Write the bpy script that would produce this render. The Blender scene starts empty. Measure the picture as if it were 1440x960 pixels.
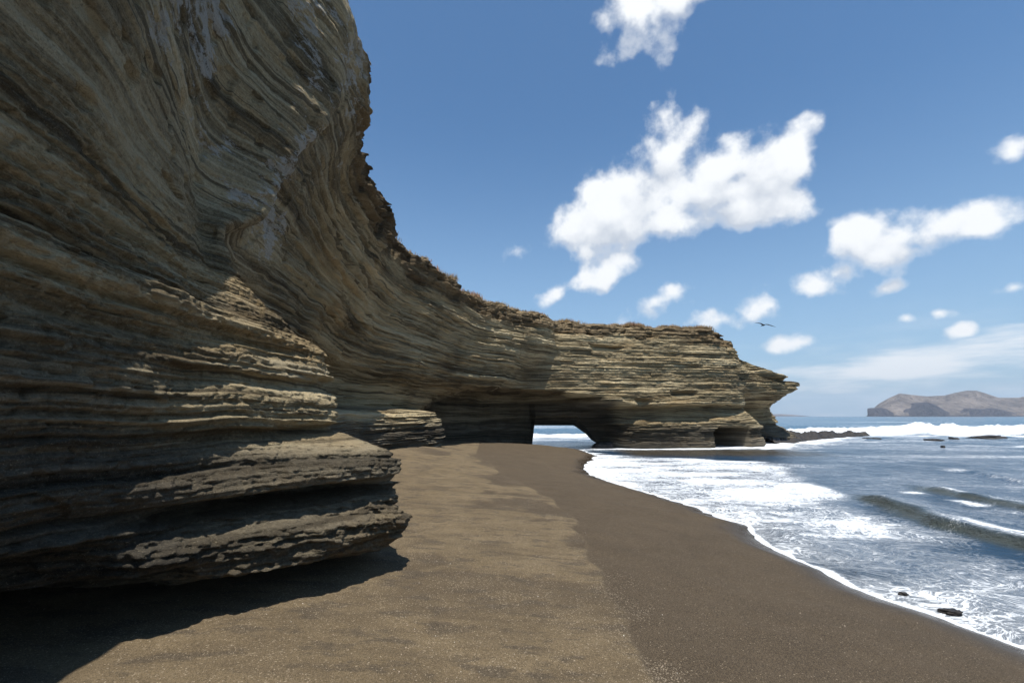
import bpy, bmesh, math, random
import numpy as np
from mathutils import Vector, Matrix
R = math.radians
rng = np.random.RandomState(7); random.seed(7)
sc = bpy.context.scene
COL = sc.collection

# ------------------------------------------------------------------ camera
EYE = 1.70; FPX = 680.0; PITCH = math.atan(105/680.0); SEA = -0.60
cd = bpy.data.cameras.new('camera'); cam = bpy.data.objects.new('camera', cd); COL.objects.link(cam)
cd.sensor_width = 36; cd.lens = 36*FPX/1440; cd.clip_end = 40000; cd.clip_start = 0.05
cam.location = (0, 0, EYE); cam.rotation_euler = (R(90)+PITCH, 0, 0)
sc.camera = cam

def ray(px, py):
    u = px-720.0; v = 480.0-py
    f = FPX*math.cos(PITCH)-v*math.sin(PITCH); up = v*math.cos(PITCH)+FPX*math.sin(PITCH)
    return u/f, up/f                      # lateral and vertical slope per metre forward
def atz(px, py, z):
    a, b = ray(px, py); d = (z-EYE)/b
    return (a*d, d)
def aty(px, py, d):
    a, b = ray(px, py)
    return (a*d, d, EYE+b*d)

# ------------------------------------------------------------------ sun
SUN = Vector((0.09, -0.315, 0.945)).normalized()

# ------------------------------------------------------------------ numpy noise
PERM = rng.rand(65536).astype(np.float32)
def _h(i, j, k):
    n = (i.astype(np.int64)*73856093) ^ (j.astype(np.int64)*19349663) ^ (k.astype(np.int64)*83492791)
    return PERM[(n ^ (n >> 15)) & 65535]
def vn(x, y, z=None):
    """value noise -1..1"""
    if z is None: z = np.zeros_like(x)
    xi = np.floor(x); yi = np.floor(y); zi = np.floor(z)
    fx = (x-xi); fy = (y-yi); fz = (z-zi)
    fx = fx*fx*(3-2*fx); fy = fy*fy*(3-2*fy); fz = fz*fz*(3-2*fz)
    xi = xi.astype(np.int64); yi = yi.astype(np.int64); zi = zi.astype(np.int64)
    def L(k):
        a = _h(xi, yi, k)*(1-fx)+_h(xi+1, yi, k)*fx
        b = _h(xi, yi+1, k)*(1-fx)+_h(xi+1, yi+1, k)*fx
        return a*(1-fy)+b*fy
    return (L(zi)*(1-fz)+L(zi+1)*fz)*2-1
def fbm(x, y, z=None, o=4, g=0.5, lac=2.03):
    if z is None: z = np.zeros_like(x)
    s = 0; a = 1.0; t = 0
    for k in range(o):
        s = s+a*vn(x+17.3*k, y-9.1*k, z+5.7*k); t += a
        a *= g; x = x*lac; y = y*lac; z = z*lac
    return s/t
def sst(a, b, x):
    t = np.clip((x-a)/(b-a), 0, 1); return t*t*(3-2*t)

# ------------------------------------------------------------------ mesh helpers
def mesh_np(name, V, F, mat=None, smooth=True, attrs=None, parent=None):
    me = bpy.data.meshes.new(name)
    V = np.ascontiguousarray(V, dtype=np.float32); F = np.ascontiguousarray(F, dtype=np.int32)
    n, k = F.shape
    me.vertices.add(len(V)); me.vertices.foreach_set('co', V.ravel())
    me.loops.add(n*k); me.loops.foreach_set('vertex_index', F.ravel())
    me.polygons.add(n); me.polygons.foreach_set('loop_start', np.arange(n, dtype=np.int32)*k)
    me.update(calc_edges=True)
    if smooth: me.polygons.foreach_set('use_smooth', np.ones(n, dtype=bool))
    for nm, arr in (attrs or {}).items():
        at = me.attributes.new(nm, 'FLOAT', 'POINT'); at.data.foreach_set('value', np.ascontiguousarray(arr, dtype=np.float32))
    o = bpy.data.objects.new(name, me); COL.objects.link(o)
    if mat: me.materials.append(mat)
    if parent: o.parent = parent
    return o
def submesh(name, V, F, mask, mat, attrs):
    f = F[mask]; used = np.unique(f); mp = np.full(len(V), -1, np.int64); mp[used] = np.arange(len(used))
    return mesh_np(name, V[used], mp[f], mat, True, {k: a[used] for k, a in attrs.items()})
def thing(o, label, cat, group=None):
    o['label'] = label; o['category'] = cat
    if group: o['group'] = group
    return o
def kind(o, k, label=None, cat=None):
    o['kind'] = k
    if label: o['label'] = label
    if cat: o['category'] = cat
    return o
def gridfaces(nc, nr):
    i = np.arange(nc-1)[:, None]*nr+np.arange(nr-1)[None, :]
    return np.stack([i, i+nr, i+nr+1, i+1], -1).reshape(-1, 4)

# ------------------------------------------------------------------ materials
class NT:
    def __init__(s, name):
        s.m = bpy.data.materials.new(name); s.m.use_nodes = True; s.t = s.m.node_tree; s.t.nodes.clear()
    def n(s, typ, ins=None, **kw):
        nd = s.t.nodes.new(typ)
        for k, v in kw.items(): setattr(nd, k, v)
        for k, v in (ins or {}).items():
            sk = nd.inputs[k]
            if isinstance(v, bpy.types.NodeSocket): s.t.links.new(v, sk)
            else: sk.default_value = v
        return nd
    def math(s, op, a, b=0.0, c=None, clamp=False):
        nd = s.n('ShaderNodeMath', {0: a, 1: b} if c is None else {0: a, 1: b, 2: c}, operation=op, use_clamp=clamp); return nd.outputs[0]
    def vm(s, op, a, b=(0, 0, 0)):
        nd = s.n('ShaderNodeVectorMath', {0: a, 1: b}, operation=op); return nd.outputs['Vector']
    def noise(s, vec, scale, detail=4, rough=0.55, dist=0.0):
        return s.n('ShaderNodeTexNoise', {'Vector': vec, 'Scale': scale, 'Detail': detail, 'Roughness': rough, 'Distortion': dist}).outputs['Fac']
    def ramp(s, fac, stops, interp='LINEAR'):
        nd = s.n('ShaderNodeValToRGB', {'Fac': fac}); cr = nd.color_ramp; cr.interpolation = interp
        while len(cr.elements) < len(stops): cr.elements.new(0.5)
        for e, (p, c) in zip(cr.elements, stops):
            e.position = p; e.color = (c, c, c, 1) if isinstance(c, (int, float)) else (*c, 1)
        return nd.outputs['Color']
    def mix(s, fac, a, b, blend='MIX'):
        nd = s.n('ShaderNodeMix', data_type='RGBA', blend_type=blend)
        for sk, v in ((nd.inputs[0], fac), (nd.inputs[6], a), (nd.inputs[7], b)):
            if isinstance(v, bpy.types.NodeSocket): s.t.links.new(v, sk)
            else: sk.default_value = (*v, 1) if isinstance(v, tuple) and len(v) == 3 else v
        return nd.outputs[2]
    def mr(s, v, a, b, c=0.0, d=1.0, smooth=True):
        return s.n('ShaderNodeMapRange', {'Value': v, 'From Min': a, 'From Max': b, 'To Min': c, 'To Max': d}, interpolation_type='SMOOTHSTEP' if smooth else 'LINEAR').outputs[0]
    def attr(s, nm): return s.n('ShaderNodeAttribute', attribute_name=nm).outputs['Fac']
    def pos(s): return s.n('ShaderNodeNewGeometry').outputs['Position']
    def bump(s, h, dist, strength=1.0, nrm=None):
        ins = {'Height': h, 'Distance': dist, 'Strength': strength}
        if nrm: ins['Normal'] = nrm
        return s.n('ShaderNodeBump', ins).outputs['Normal']
    def out(s, color, rough=0.9, normal=None, spec=0.3, **extra):
        ins = {'Base Color': color if isinstance(color, bpy.types.NodeSocket) else (*color, 1), 'Roughness': rough, 'Specular IOR Level': spec}
        if normal: ins['Normal'] = normal
        ins.update(extra)
        b = s.n('ShaderNodeBsdfPrincipled', ins); o = s.n('ShaderNodeOutputMaterial', {'Surface': b.outputs[0]}); return s.m

def rock_material(name, gain=1.0):
    t = NT(name); p = t.pos()
    warp = t.n('ShaderNodeTexNoise', {'Vector': p, 'Scale': 0.35, 'Detail': 3}).outputs['Fac']
    w2 = t.math('MULTIPLY', warp, 0.5)
    cmb = t.n('ShaderNodeCombineXYZ', {2: w2}).outputs[0]
    q = t.vm('ADD', p, cmb)
    s1 = t.noise(t.vm('MULTIPLY', q, (0.14, 0.14, 3.5)), 1.0, 6, 0.62)
    s2 = t.noise(t.vm('MULTIPLY', q, (0.28, 0.28, 20.0)), 1.0, 5, 0.65)
    ln_ = t.noise(t.vm('MULTIPLY', q, (0.22, 0.22, 13.0)), 1.0, 2, 0.5)
    s3 = t.noise(t.vm('MULTIPLY', q, (1.0, 1.0, 70.0)), 1.0, 3, 0.6)
    big = t.noise(p, 0.55, 4, 0.6)
    gr = t.noise(p, 26.0, 6, 0.7); gr2 = t.noise(p, 75.0, 5, 0.75)
    bed = t.attr('bed'); wht = t.attr('white'); drk = t.attr('dark'); topo = t.attr('top')
    v = t.math('ADD', t.math('MULTIPLY', s1, 0.55), t.math('MULTIPLY', s2, 0.45))
    v = t.math('ADD', v, t.math('MULTIPLY', t.math('SUBTRACT', bed, 0.5), 0.28))
    v = t.math('ADD', v, t.math('MULTIPLY', t.math('SUBTRACT', big, 0.5), 0.35))
    v = t.math('ADD', v, t.math('MULTIPLY', t.math('SUBTRACT', gr, 0.5), 0.35))
    tone = t.noise(t.vm('MULTIPLY', q, (0.08, 0.08, 1.7)), 1.0, 3, 0.5)
    v = t.math('ADD', v, t.math('MULTIPLY', t.math('SUBTRACT', tone, 0.5), 0.5))
    v = t.math('ADD', t.math('MULTIPLY', t.math('SUBTRACT', v, 0.5), 1.45), 0.5)
    c = t.ramp(v, [(0.18, (0.065, 0.050, 0.032)), (0.40, (0.22, 0.177, 0.112)), (0.56, (0.39, 0.322, 0.210)), (0.85, (0.62, 0.53, 0.37))])
    # grey, colder lower rock; also painted shade in arch recess and near flank
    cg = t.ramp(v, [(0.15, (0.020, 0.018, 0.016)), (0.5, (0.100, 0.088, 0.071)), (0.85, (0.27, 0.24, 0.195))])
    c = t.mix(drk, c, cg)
    c = t.mix(t.math('MULTIPLY', t.mr(ln_, 0.42, 0.36), 0.68), c, (0.055, 0.045, 0.032))
    c = t.mix(t.math('MULTIPLY', t.mr(ln_, 0.60, 0.66), t.math('SUBTRACT', 0.60, t.math('MULTIPLY', drk, 0.48))), c, (0.52, 0.45, 0.32))
    # weathered top crust: browner
    ct = t.ramp(v, [(0.2, (0.06, 0.045, 0.03)), (0.5, (0.16, 0.12, 0.075)), (0.75, (0.30, 0.235, 0.15))])
    c = t.mix(topo, c, ct)
    ochre = t.mr(t.noise(t.vm('MULTIPLY', q, (0.3, 0.3, 1.5)), 1.0, 4), 0.52, 0.68)
    c = t.mix(t.math('MULTIPLY', ochre, 0.28), c, t.mix(1.0, c, (1.25, 0.98, 0.66), 'MULTIPLY'))
    # pale mineral bloom
    wn = t.noise(t.vm('MULTIPLY', q, (2.2, 2.2, 6.0)), 1.0, 8, 0.75)
    wf = t.mr(t.math('ADD', t.math('MULTIPLY', wht, 0.46), wn), 0.89, 0.95)
    wf = t.math('MULTIPLY', wf, t.mr(wht, 0.03, 0.3))
    c = t.mix(t.math('MULTIPLY', wf, 0.8), c, (0.50, 0.50, 0.50))
    # dark lichen speckle
    ds = t.mr(t.noise(p, 9.0, 8, 0.8), 0.56, 0.68)
    c = t.mix(t.math('MULTIPLY', ds, 0.32), c, (0.05, 0.043, 0.035))
    sp = t.mr(gr2, 0.55, 0.70); c = t.mix(t.math('MULTIPLY', sp, 0.55), c, (0.42, 0.37, 0.28))
    sp = t.mr(gr2, 0.44, 0.30); c = t.mix(t.math('MULTIPLY', sp, 0.6), c, (0.04, 0.035, 0.03))
    c = t.mix(1.0, c, (1.08, 1.03, 0.92), 'MULTIPLY')
    if gain != 1: c = t.mix(1.0, c, (gain, gain, gain), 'MULTIPLY')
    n = t.bump(t.math('ADD', t.math('MULTIPLY', s2, 1.0), t.math('MULTIPLY', s3, 0.6)), 0.06, 1.0)
    pit = t.n('ShaderNodeTexVoronoi', {'Vector': t.vm('MULTIPLY', q, (11, 11, 26)), 'Scale': 1.0}).outputs['Distance']
    n = t.bump(t.math('MULTIPLY', t.mr(pit, 0.15, 0.5), t.mr(big, 0.4, 0.6)), 0.02, 0.8, n)
    n = t.bump(t.math('ADD', gr, t.math('MULTIPLY', gr2, 0.45)), 0.05, 1.0, n)
    return t.out(c, 0.93, n, 0.2)

M_rock = rock_material('stratified_tuff')

# ------------------------------------------------------------------ the cliff: loft of profiles (z, x, y) at stations
ZB = -1.3; ZT = 8.7
def prof(*pts): return [tuple(p) for p in pts]
def pp(px, py, d):                       # profile point from a picture point at forward distance d
    x, y, z = aty(px, py, d); return (z, x, y)
ST = [
 # (profile, H, back point)
 (prof((-1.3,-9,-45),(0.1,-8,-45),(1,-7,-45),(4,-6.5,-45),(8.7,-6,-45)), 8.7, (-70,-45)),
 (prof((-1.3,-5.0,-14),(0.1,-4.6,-14),(0.9,-3.6,-14),(2.2,-3.4,-14),(4.5,-3.0,-14),(8.7,-2.5,-14)), 8.7, (-70,-20)),
 (prof((-1.3,-4.6,-4),(0.1,-4.4,-4),(0.9,-3.2,-4),(2.2,-3.0,-4),(4.5,-2.6,-4),(8.7,-2.1,-4)), 8.7, (-70,-8)),
 (prof((-1.3,-6.0,0.4),(0.1,-5.8,0.4),(0.80,-5.0,0.5),(0.95,-3.1,0.5),(1.02,-3.0,0.5),(1.3,-2.92,0.5),(2.2,-2.75,0.5),(3.5,-2.55,0.4),(4.5,-2.3,0.4),(6.5,-2.15,0.2),(8.7,-2.05,-0.2)), 8.7, (-70,0)),
 (prof((-1.3,-6.0,2.6),(0.1,-5.6,2.6),(0.76,-4.9,2.5),(0.88,-3.1,2.45),(0.96,-2.95,2.45),(1.3,-2.88,2.5),(2.2,-2.72,2.5),(2.3,-2.82,2.5),(2.5,-2.72,2.5),(3.2,-2.62,2.4),(4.2,-2.38,2.4),(6.5,-2.28,2.2),(8.7,-2.12,1.6)), 8.7, (-70,6)),
 (prof((-1.3,-5.4,4.3),(0.1,-5.0,4.2),(0.48,-4.4,4.0),(0.60,-2.95,3.45),(0.70,-2.82,3.4),(0.9,-2.8,3.4),(1.0,-2.95,3.45),(1.3,-2.75,3.4),(2.2,-2.66,3.35),(2.3,-2.78,3.35),(2.45,-2.68,3.35),(3.3,-2.85,3.4),(4.3,-2.75,3.4),(6.5,-2.5,3.2),(8.7,-2.35,2.6)), 8.7, (-70,8)),
 (prof((-1.3,-4.4,5.6),(0.1,-4.0,5.4),(0.26,-3.5,5.0),(0.34,-2.7,4.3),(0.46,-2.42,4.12),(0.62,-2.34,4.06),(0.86,-2.66,4.22),(0.93,-3.0,4.42),(1.0,-2.8,4.32),(1.06,-2.43,4.18),(1.3,-2.5,4.2),(1.46,-2.58,4.28),(1.53,-2.66,4.32),(1.60,-2.5,4.2),(1.94,-2.60,4.25),(2.02,-2.70,4.3),(2.08,-2.70,4.3),(2.14,-2.6,4.25),(2.36,-2.70,4.3),(2.42,-2.78,4.32),(2.48,-2.70,4.3),(3.3,-3.08,4.35),(4.3,-3.15,4.3),(6.5,-3.0,4.2),(8.7,-2.7,3.8)), 8.7, (-70,10)),
 (prof((-1.3,-3.3,6.3),(0.02,-2.9,6.1),(0.18,-2.4,5.6),(0.26,-2.0,5.15),(0.40,-1.72,4.93),(0.58,-1.60,4.86),(0.86,-1.98,5.08),(0.93,-2.40,5.34),(1.0,-2.1,5.15),(1.05,-1.74,4.98),(1.28,-1.80,5.02),(1.42,-2.10,5.15),(1.50,-2.26,5.18),(1.56,-2.36,5.22),(1.62,-2.22,5.1),(1.95,-2.36,5.14),(2.02,-2.50,5.2),(2.07,-2.50,5.2),(2.12,-2.38,5.08),(2.36,-2.50,5.1),(2.42,-2.60,5.12),(2.47,-2.53,5.08),(2.8,-2.78,5.0),(3.15,-3.12,4.93),(3.3,-3.32,5.0),(4.3,-3.5,5.05),(5.2,-3.4,5.1),(6.5,-3.2,5.2),(8.7,-2.8,5.4)), 8.7, (-70,12)),
 (prof((-1.3,-2.4,6.6),(0.02,-2.1,6.4),(0.16,-1.8,6.1),(0.24,-1.5,5.84),(0.42,-1.30,5.70),(0.70,-1.25,5.66),(0.89,-1.42,5.76),(0.95,-1.62,5.86),(1.01,-1.52,5.8),(1.06,-1.38,5.76),(1.26,-1.42,5.8),(1.36,-1.66,5.9),(1.48,-2.02,5.95),(1.56,-2.26,6.0),(1.64,-2.20,5.98),(1.92,-2.28,6.0),(2.02,-2.42,6.05),(2.10,-2.42,6.05),(2.16,-2.27,5.98),(2.42,-2.36,5.98),(2.75,-2.75,5.85),(3.25,-3.2,5.5),(3.8,-3.33,5.35),(4.3,-3.26,6.0),(5.6,-3.08,6.5),(6.9,-2.72,7.1),(8.7,-2.62,7.0)), 8.7, (-70,14)),
 (prof((-1.3,-2.7,6.9),(0.02,-2.3,6.6),(0.25,-1.9,6.3),(0.8,-1.6,6.15),(1.3,-1.9,6.3),(1.5,-2.4,6.35),(1.7,-2.7,6.4),(2.4,-2.75,6.4),(3.2,-3.75,5.95),(3.8,-3.85,5.9),(4.3,-3.75,6.4),(5.6,-3.45,6.95),(6.9,-3.0,7.5),(8.7,-2.68,7.6)), 8.7, (-70,15)),
 (prof((-1.3,-3.6,7.6),(0.1,-3.2,7.4),(0.8,-3.0,7.2),(1.3,-3.3,7.2),(1.7,-3.8,7.2),(2.4,-4.1,7.2),(3.3,-4.35,7.1),(4.3,-4.15,7.5),(5.6,-3.75,8.0),(6.9,-3.2,8.4),(8.7,-2.85,8.9)), 8.7, (-70,16)),
 (prof((-1.3,-6.5,10.5),(0.1,-5.0,10.8),(1.0,-4.9,10.8),(1.75,-5.2,10.9),(2.05,-6.2,11.2),(3.6,-4.55,10.4),(5.2,-4.35,10.5),(6.7,-4.2,10.7),(8.7,-3.95,11.3)), 8.7, (-70,20)),
 (prof((-1.3,-5.0,13.4),(0.1,-4.85,13.4),(1.0,-4.7,13.4),(1.8,-4.95,13.6),(2.05,-6.6,14.5),(3.0,-6.2,14.1),(3.6,-5.2,14.0),(5.2,-4.8,14.2),(6.7,-4.5,14.4),(8.7,-4.15,14.7)), 8.7, (-68,30)),
 (prof((-1.3,-4.6,16.9),(0.1,-4.55,16.9),(1.1,-4.45,16.8),(1.85,-4.8,17.2),(2.15,-6.6,18.4),(3.0,-6.3,18.4),(3.6,-5.5,18.2),(5.2,-5.0,18.3),(6.7,-4.6,18.3),(8.7,-4.4,18.4)), 8.7, (-62,42)),
 (prof((-1.3,-3.5,20.3),(0.1,-3.5,20.3),(1.1,-3.45,20.3),(1.85,-3.8,20.7),(2.15,-5.9,22.3),(3.0,-5.2,22.4),(3.6,-4.25,22.2),(5.2,-3.95,22.0),(6.7,-3.8,21.8),(8.7,-3.4,22.0)), 8.7, (-50,52)),
 (prof((-1.3,-3.2,21.5),(0.1,-3.2,21.5),(1.1,-3.15,21.5),(1.8,-3.5,22.0),(2.15,-5.4,24.4),(3.0,-4.7,24.6),(3.6,-3.6,24.4),(5.2,-3.3,24.3),(6.7,-3.1,24.2),(8.7,-2.8,24.4)), 8.7, (-36,54)),
 (prof((-1.3,-5.0,25.0),(0.1,-5.0,25.0),(1.8,-5.0,25.2),(2.15,-4.9,26.6),(3.0,-4.1,27.2),(3.6,-2.9,27.0),(5.2,-2.45,27.0),(6.7,-2.2,27.0),(8.7,-2.0,27.3)), 8.7, (-20,52)),
 (prof((-1.3,-5.0,32.0),(0.1,-5.0,32.0),(2.4,-4.8,32.0),(3.1,-3.4,31.4),(3.55,-1.3,29.9),(5.2,-0.5,29.6),(6.7,-0.1,29.8),(8.7,0.1,30.4)), 8.7, (-8,46)),
 (prof((-1.3,-2.0,36.0),(0.1,-2.0,36.0),(2.6,-1.9,36.0),(3.2,-1.4,34.8),(3.55,-0.2,32.2),(5.2,0.7,31.7),(6.7,1.7,31.5),(8.7,1.75,31.9)), 8.7, (-3.4,43)),
 (prof((-1.3,0.5,37.8),(0.1,0.5,37.8),(2.6,0.5,37.8),(3.25,0.5,36.2),(3.55,0.55,33.1),(5.2,1.65,32.9),(6.7,2.6,32.7),(8.7,2.6,33.3)), 8.7, (0.2,42.4)),
 (prof((-1.3,2.2,38.0),(0.1,2.2,38.0),(2.6,2.1,37.8),(3.25,2.0,36.2),(3.5,1.6,33.05),(5.2,2.4,33.15),(6.6,3.1,33.5),(8.7,3.1,34.4)), 8.7, (1.8,42.2)),
 (prof((-1.3,4.0,38.0),(0.1,4.0,38.0),(2.4,3.9,37.8),(3.0,3.9,36.9),(3.25,3.8,33.4),(5.2,4.1,33.65),(6.6,4.4,34.1),(8.7,4.6,35.1)), 8.7, (4.0,42.0)),
 (prof((-1.3,6.6,37.6),(0.1,6.5,37.6),(1.6,6.5,37.4),(2.4,6.4,36.8),(2.75,6.4,34.3),(5.2,6.5,34.7),(6.6,6.6,35.2),(8.7,6.7,36.2)), 8.7, (7.2,42.2)),
 (prof((-1.3,8.9,35.9),(-0.5,8.8,35.7),(0.8,8.6,35.5),(2.15,8.7,36.7),(2.5,8.7,35.1),(4.2,8.7,35.4),(6.6,8.7,35.9),(8.7,8.8,36.9)), 8.7, (10.0,42.8)),
 (prof((-1.3,12.7,36.1),(-0.5,12.5,35.9),(1.0,12.3,35.8),(2.3,12.3,36.9),(2.6,12.2,35.6),(4.2,12.2,35.9),(6.6,12.2,36.4),(8.7,12.3,37.4)), 8.7, (13.6,43.8)),
 (prof((-1.3,17.4,37.0),(-0.5,17.2,36.8),(1.2,17.0,36.9),(2.3,16.8,37.8),(2.7,16.6,36.7),(4.5,16.6,36.9),(6.6,16.4,37.5),(8.7,16.2,38.0)), 8.6, (17.2,45)),
 (prof((-1.3,19.9,38.6),(-0.5,19.6,38.4),(0.9,19.3,38.5),(1.6,18.9,38.6),(2.3,18.3,38.6),(3.2,18.3,38.4),(4.5,18.3,38.5),(6.0,18.0,38.5),(7.2,17.6,38.8),(8.6,17.0,39.2)), 8.2, (19.2,46)),
 (prof((-1.3,19.0,43.6),(-0.4,18.9,43.4),(1.5,18.6,44.2),(2.6,18.8,43.6),(3.3,20.0,40.6),(4.1,20.5,39.8),(5.0,20.0,40.0),(6.2,19.3,40.6),(7.4,18.8,40.9)), 6.9, (20.6,46.6)),
 (prof((-1.3,24.5,43.5),(-0.2,23.9,43.4),(0.5,22.0,44.0),(1.6,20.6,45.0),(2.4,20.6,44.4),(2.9,21.4,41.6),(3.4,22.0,40.6),(4.1,23.1,40.4),(4.5,21.7,40.8),(4.75,21.5,40.8),(5.1,22.5,40.5),(5.6,21.1,40.9)), 5.55, (22.6,47.2)),
 (prof((-1.3,26.8,45.6),(-0.2,26.0,45.3),(0.5,25.3,45.6),(1.2,23.8,45.9),(2.3,23.0,45.2),(3.0,23.6,43.6),(3.5,24.2,43.1),(4.3,25.2,42.9),(4.6,25.3,42.9),(4.8,23.5,43.3),(5.1,24.3,43.1),(5.55,23.2,43.4)), 5.4, (24.6,47.6)),
 (prof((-1.3,27.6,48.2),(-0.2,26.9,47.9),(0.7,26.0,47.6),(1.5,25.2,47.2),(2.6,24.6,46.8),(4.0,24.6,46.6),(5.0,24.4,46.6)), 4.9, (25.4,48.0)),
]
NL = 640
rr = np.linspace(0, 1, NL)
def pchip(zk, vk, z):
    zk = np.array(zk, float); vk = np.array(vk, float)
    h = np.diff(zk); d = np.diff(vk)/h; m = np.zeros(len(zk))
    m[0] = d[0]; m[-1] = d[-1]
    for i in range(1, len(zk)-1):
        if d[i-1]*d[i] > 0: m[i] = 2/(1/d[i-1]+1/d[i])
    i = np.clip(np.searchsorted(zk, z)-1, 0, len(h)-1)
    t = np.clip((z-zk[i])/h[i], 0, 1)
    return ((1+2*t)*(1-t)**2*vk[i]+t*(1-t)**2*h[i]*m[i]+t*t*(3-2*t)*vk[i+1]+t*t*(t-1)*h[i]*m[i+1])
CP = []
for pr, H, bk in ST:
    z = ZB+(H-ZB)*rr
    zk = [p[0] for p in pr]
    CP.append(np.stack([pchip(zk, [p[1] for p in pr], z), pchip(zk, [p[2] for p in pr], z), z], -1))
CP = np.array(CP); BK = np.array([s[2] for s in ST], float)
ns = len(ST)
md = CP[:, [150, 270, 440], :2].mean(1)
tk = np.concatenate([[0], np.cumsum(np.maximum(0.3, np.linalg.norm(np.diff(md, axis=0), axis=1))**0.6)])
def herm(tk, A, t):
    A = A.reshape(len(tk), -1); h = np.diff(tk)[:, None]; d = np.diff(A, axis=0)/h
    m = np.empty_like(A); m[0] = d[0]; m[-1] = d[-1]
    m[1:-1] = (d[:-1]*h[1:]+d[1:]*h[:-1])/(h[:-1]+h[1:])
    i = np.clip(np.searchsorted(tk, t, side='right')-1, 0, len(tk)-2); hh = h[i]
    u = ((t-tk[i])[:, None])/hh
    return (1+2*u)*(1-u)**2*A[i]+u*(1-u)**2*hh*m[i]+u*u*(3-2*u)*A[i+1]+u*u*(u-1)*hh*m[i+1]
# adaptive column positions
tf = np.linspace(0, tk[-1], 6000)
C0 = herm(tk, CP[:, [120, 300, 490], :2], tf).reshape(-1, 3, 2)
dd = np.linalg.norm(np.diff(C0, axis=0), axis=2).max(1); ctr = C0.mean(1)
dist = np.hypot(ctr[:, 0], ctr[:, 1])[1:]
tgt = np.maximum(0.011, 0.0023*dist)
tgt = np.where(ctr[1:, 1] < 0.6, 0.12, tgt); tgt = np.where(ctr[1:, 1] < -8, 0.8, tgt)
tgt = np.where((ctr[1:, 1] > 33) & (ctr[1:, 0] > 0.9) & (ctr[1:, 0] < 2.6), tgt*0.35, tgt)
cum = np.concatenate([[0], np.cumsum(dd/tgt)])
NCOL = int(cum[-1]); print('cliff columns', NCOL)
tcol = np.interp(np.linspace(0, cum[-1], NCOL), cum, tf)
# adaptive rows (as canonical height)
zf = np.linspace(ZB, ZT, 4000); dz = np.interp(zf, [-1.3, 0.0, 0.15, 3.2, 4.5, 8.7], [0.06, 0.03, 0.011, 0.013, 0.02, 0.022])
cz = np.concatenate([[0], np.cumsum(np.diff(zf)/dz[1:])]); NR = int(cz[-1]); print('rows', NR)
rrow = (np.interp(np.linspace(0, cz[-1], NR), cz, zf)-ZB)/(ZT-ZB)
A = herm(tk, CP, tcol).reshape(NCOL, NL, 3)
# resample rows
fi = rrow*(NL-1); i0 = np.clip(fi.astype(int), 0, NL-2); w = (fi-i0)[None, :, None]
G = A[:, i0]*(1-w)+A[:, i0+1]*w
BKc = herm(tk, BK, tcol)
Hc = G[:, -1, 2].copy()
# arch: raise the underside where the opening is
rb = int(np.searchsorted(rrow, 0.10)); xb = G[:, rb, 0].copy(); colY = G[:, rb, 1]
roofF = 1.75; winL = sst(1.35, 1.95, xb); winR = 1-np.clip((xb-5.0)/2.2, 0, 1)**0.8
winR = np.clip(1.0-(xb-5.0)/2.2+0.05*vn(xb*2.1, xb*0), 0, 1)*(xb < 7.2)
win = np.where((colY > 33) & (xb > 1.2) & (xb < 7.3), np.minimum(winL, winR), 0)
zbF = ZB+(roofF-ZB)*win; zbB = ZB+(0.92-ZB)*win
for c in np.where(win > 0)[0]:
    z0_ = G[c, :, 2]; zn = np.where(z0_ < 3.1, zbF[c]+(3.1-zbF[c])*(z0_-ZB)/(3.1-ZB), z0_)
    G[c, :, 0] = np.interp(zn, G[c, :, 2], G[c, :, 0]); G[c, :, 1] = np.interp(zn, G[c, :, 2], G[c, :, 1]); G[c, :, 2] = zn
# outward horizontal normals
T = np.gradient(G[:, :, :2], axis=0)
k = 9
pad = np.pad(T, ((k, k), (0, 0), (0, 0)), mode='edge'); cs = np.cumsum(pad, axis=0)
T = (cs[2*k:]-cs[:-2*k])/(2*k)
T = T[:NCOL]
T /= np.linalg.norm(T, axis=2, keepdims=True)+1e-9
N = np.stack([T[..., 1], -T[..., 0]], -1)
X, Y, Z = G[..., 0], G[..., 1], G[..., 2]
# ---- bedding
def beds(lo, hi, a, b, seed):
    r = np.random.RandomState(seed); e = [lo]
    while e[-1] < hi: e.append(e[-1]+a+(b-a)*r.rand()**1.6)
    return np.array(e), r
warpz = 0.16*vn(X*0.13, Y*0.13)+0.035*vn(X*0.6+9, Y*0.6)+0.012*vn(X*2.1, Y*2.1, Z*0.7)
near = 1-sst(7, 11, Y)                      # foreground
zz = Z+warpz-0.02*(X-5)*sst(25, 34, Y)+ 0.10*(Y-4.5)*near*(1-sst(0.7, 1.1, Z))   # lowest foreground beds tilt
def bedfield(zz, e, r, sx, sharp=0.3):
    i = np.clip(np.searchsorted(e, zz)-1, 0, len(e)-2); f = (zz-e[i])/(e[i+1]-e[i])
    base = r.rand(len(e))*2-1
    lat = vn(X*sx+i*3.71, Y*sx+i*1.37, i*7.0)
    shape = np.clip(f/sharp*0.9, 0, 1)**0.5*np.clip((1-f)/(sharp*1.3), 0, 1)**0.6      # crisp underside, softer top
    return (base[i]*0.55+lat*0.6), shape, i
e1, r1 = beds(-2.5, 10.5, 0.22, 0.75, 3)
e2, r2 = beds(-2.5, 10.5, 0.07, 0.26, 5)
e3, r3 = beds(-2.5, 10.5, 0.022, 0.075, 8)
a1, s1, i1 = bedfield(zz, e1, r1, 0.25, 0.2)
a2, s2, i2 = bedfield(zz, e2, r2, 0.45, 0.3)
a3, s3, i3 = bedfield(zz+0.008*vn(X*3, Y*3, Z), e3, r3, 0.9, 0.4)
headl = sst(27, 31, Y)                       # headland: strong ledges
upperL = near*sst(3.0, 3.8, Z)               # smooth upper wall near the camera
bowl = (1-near)*(1-headl)
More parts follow.
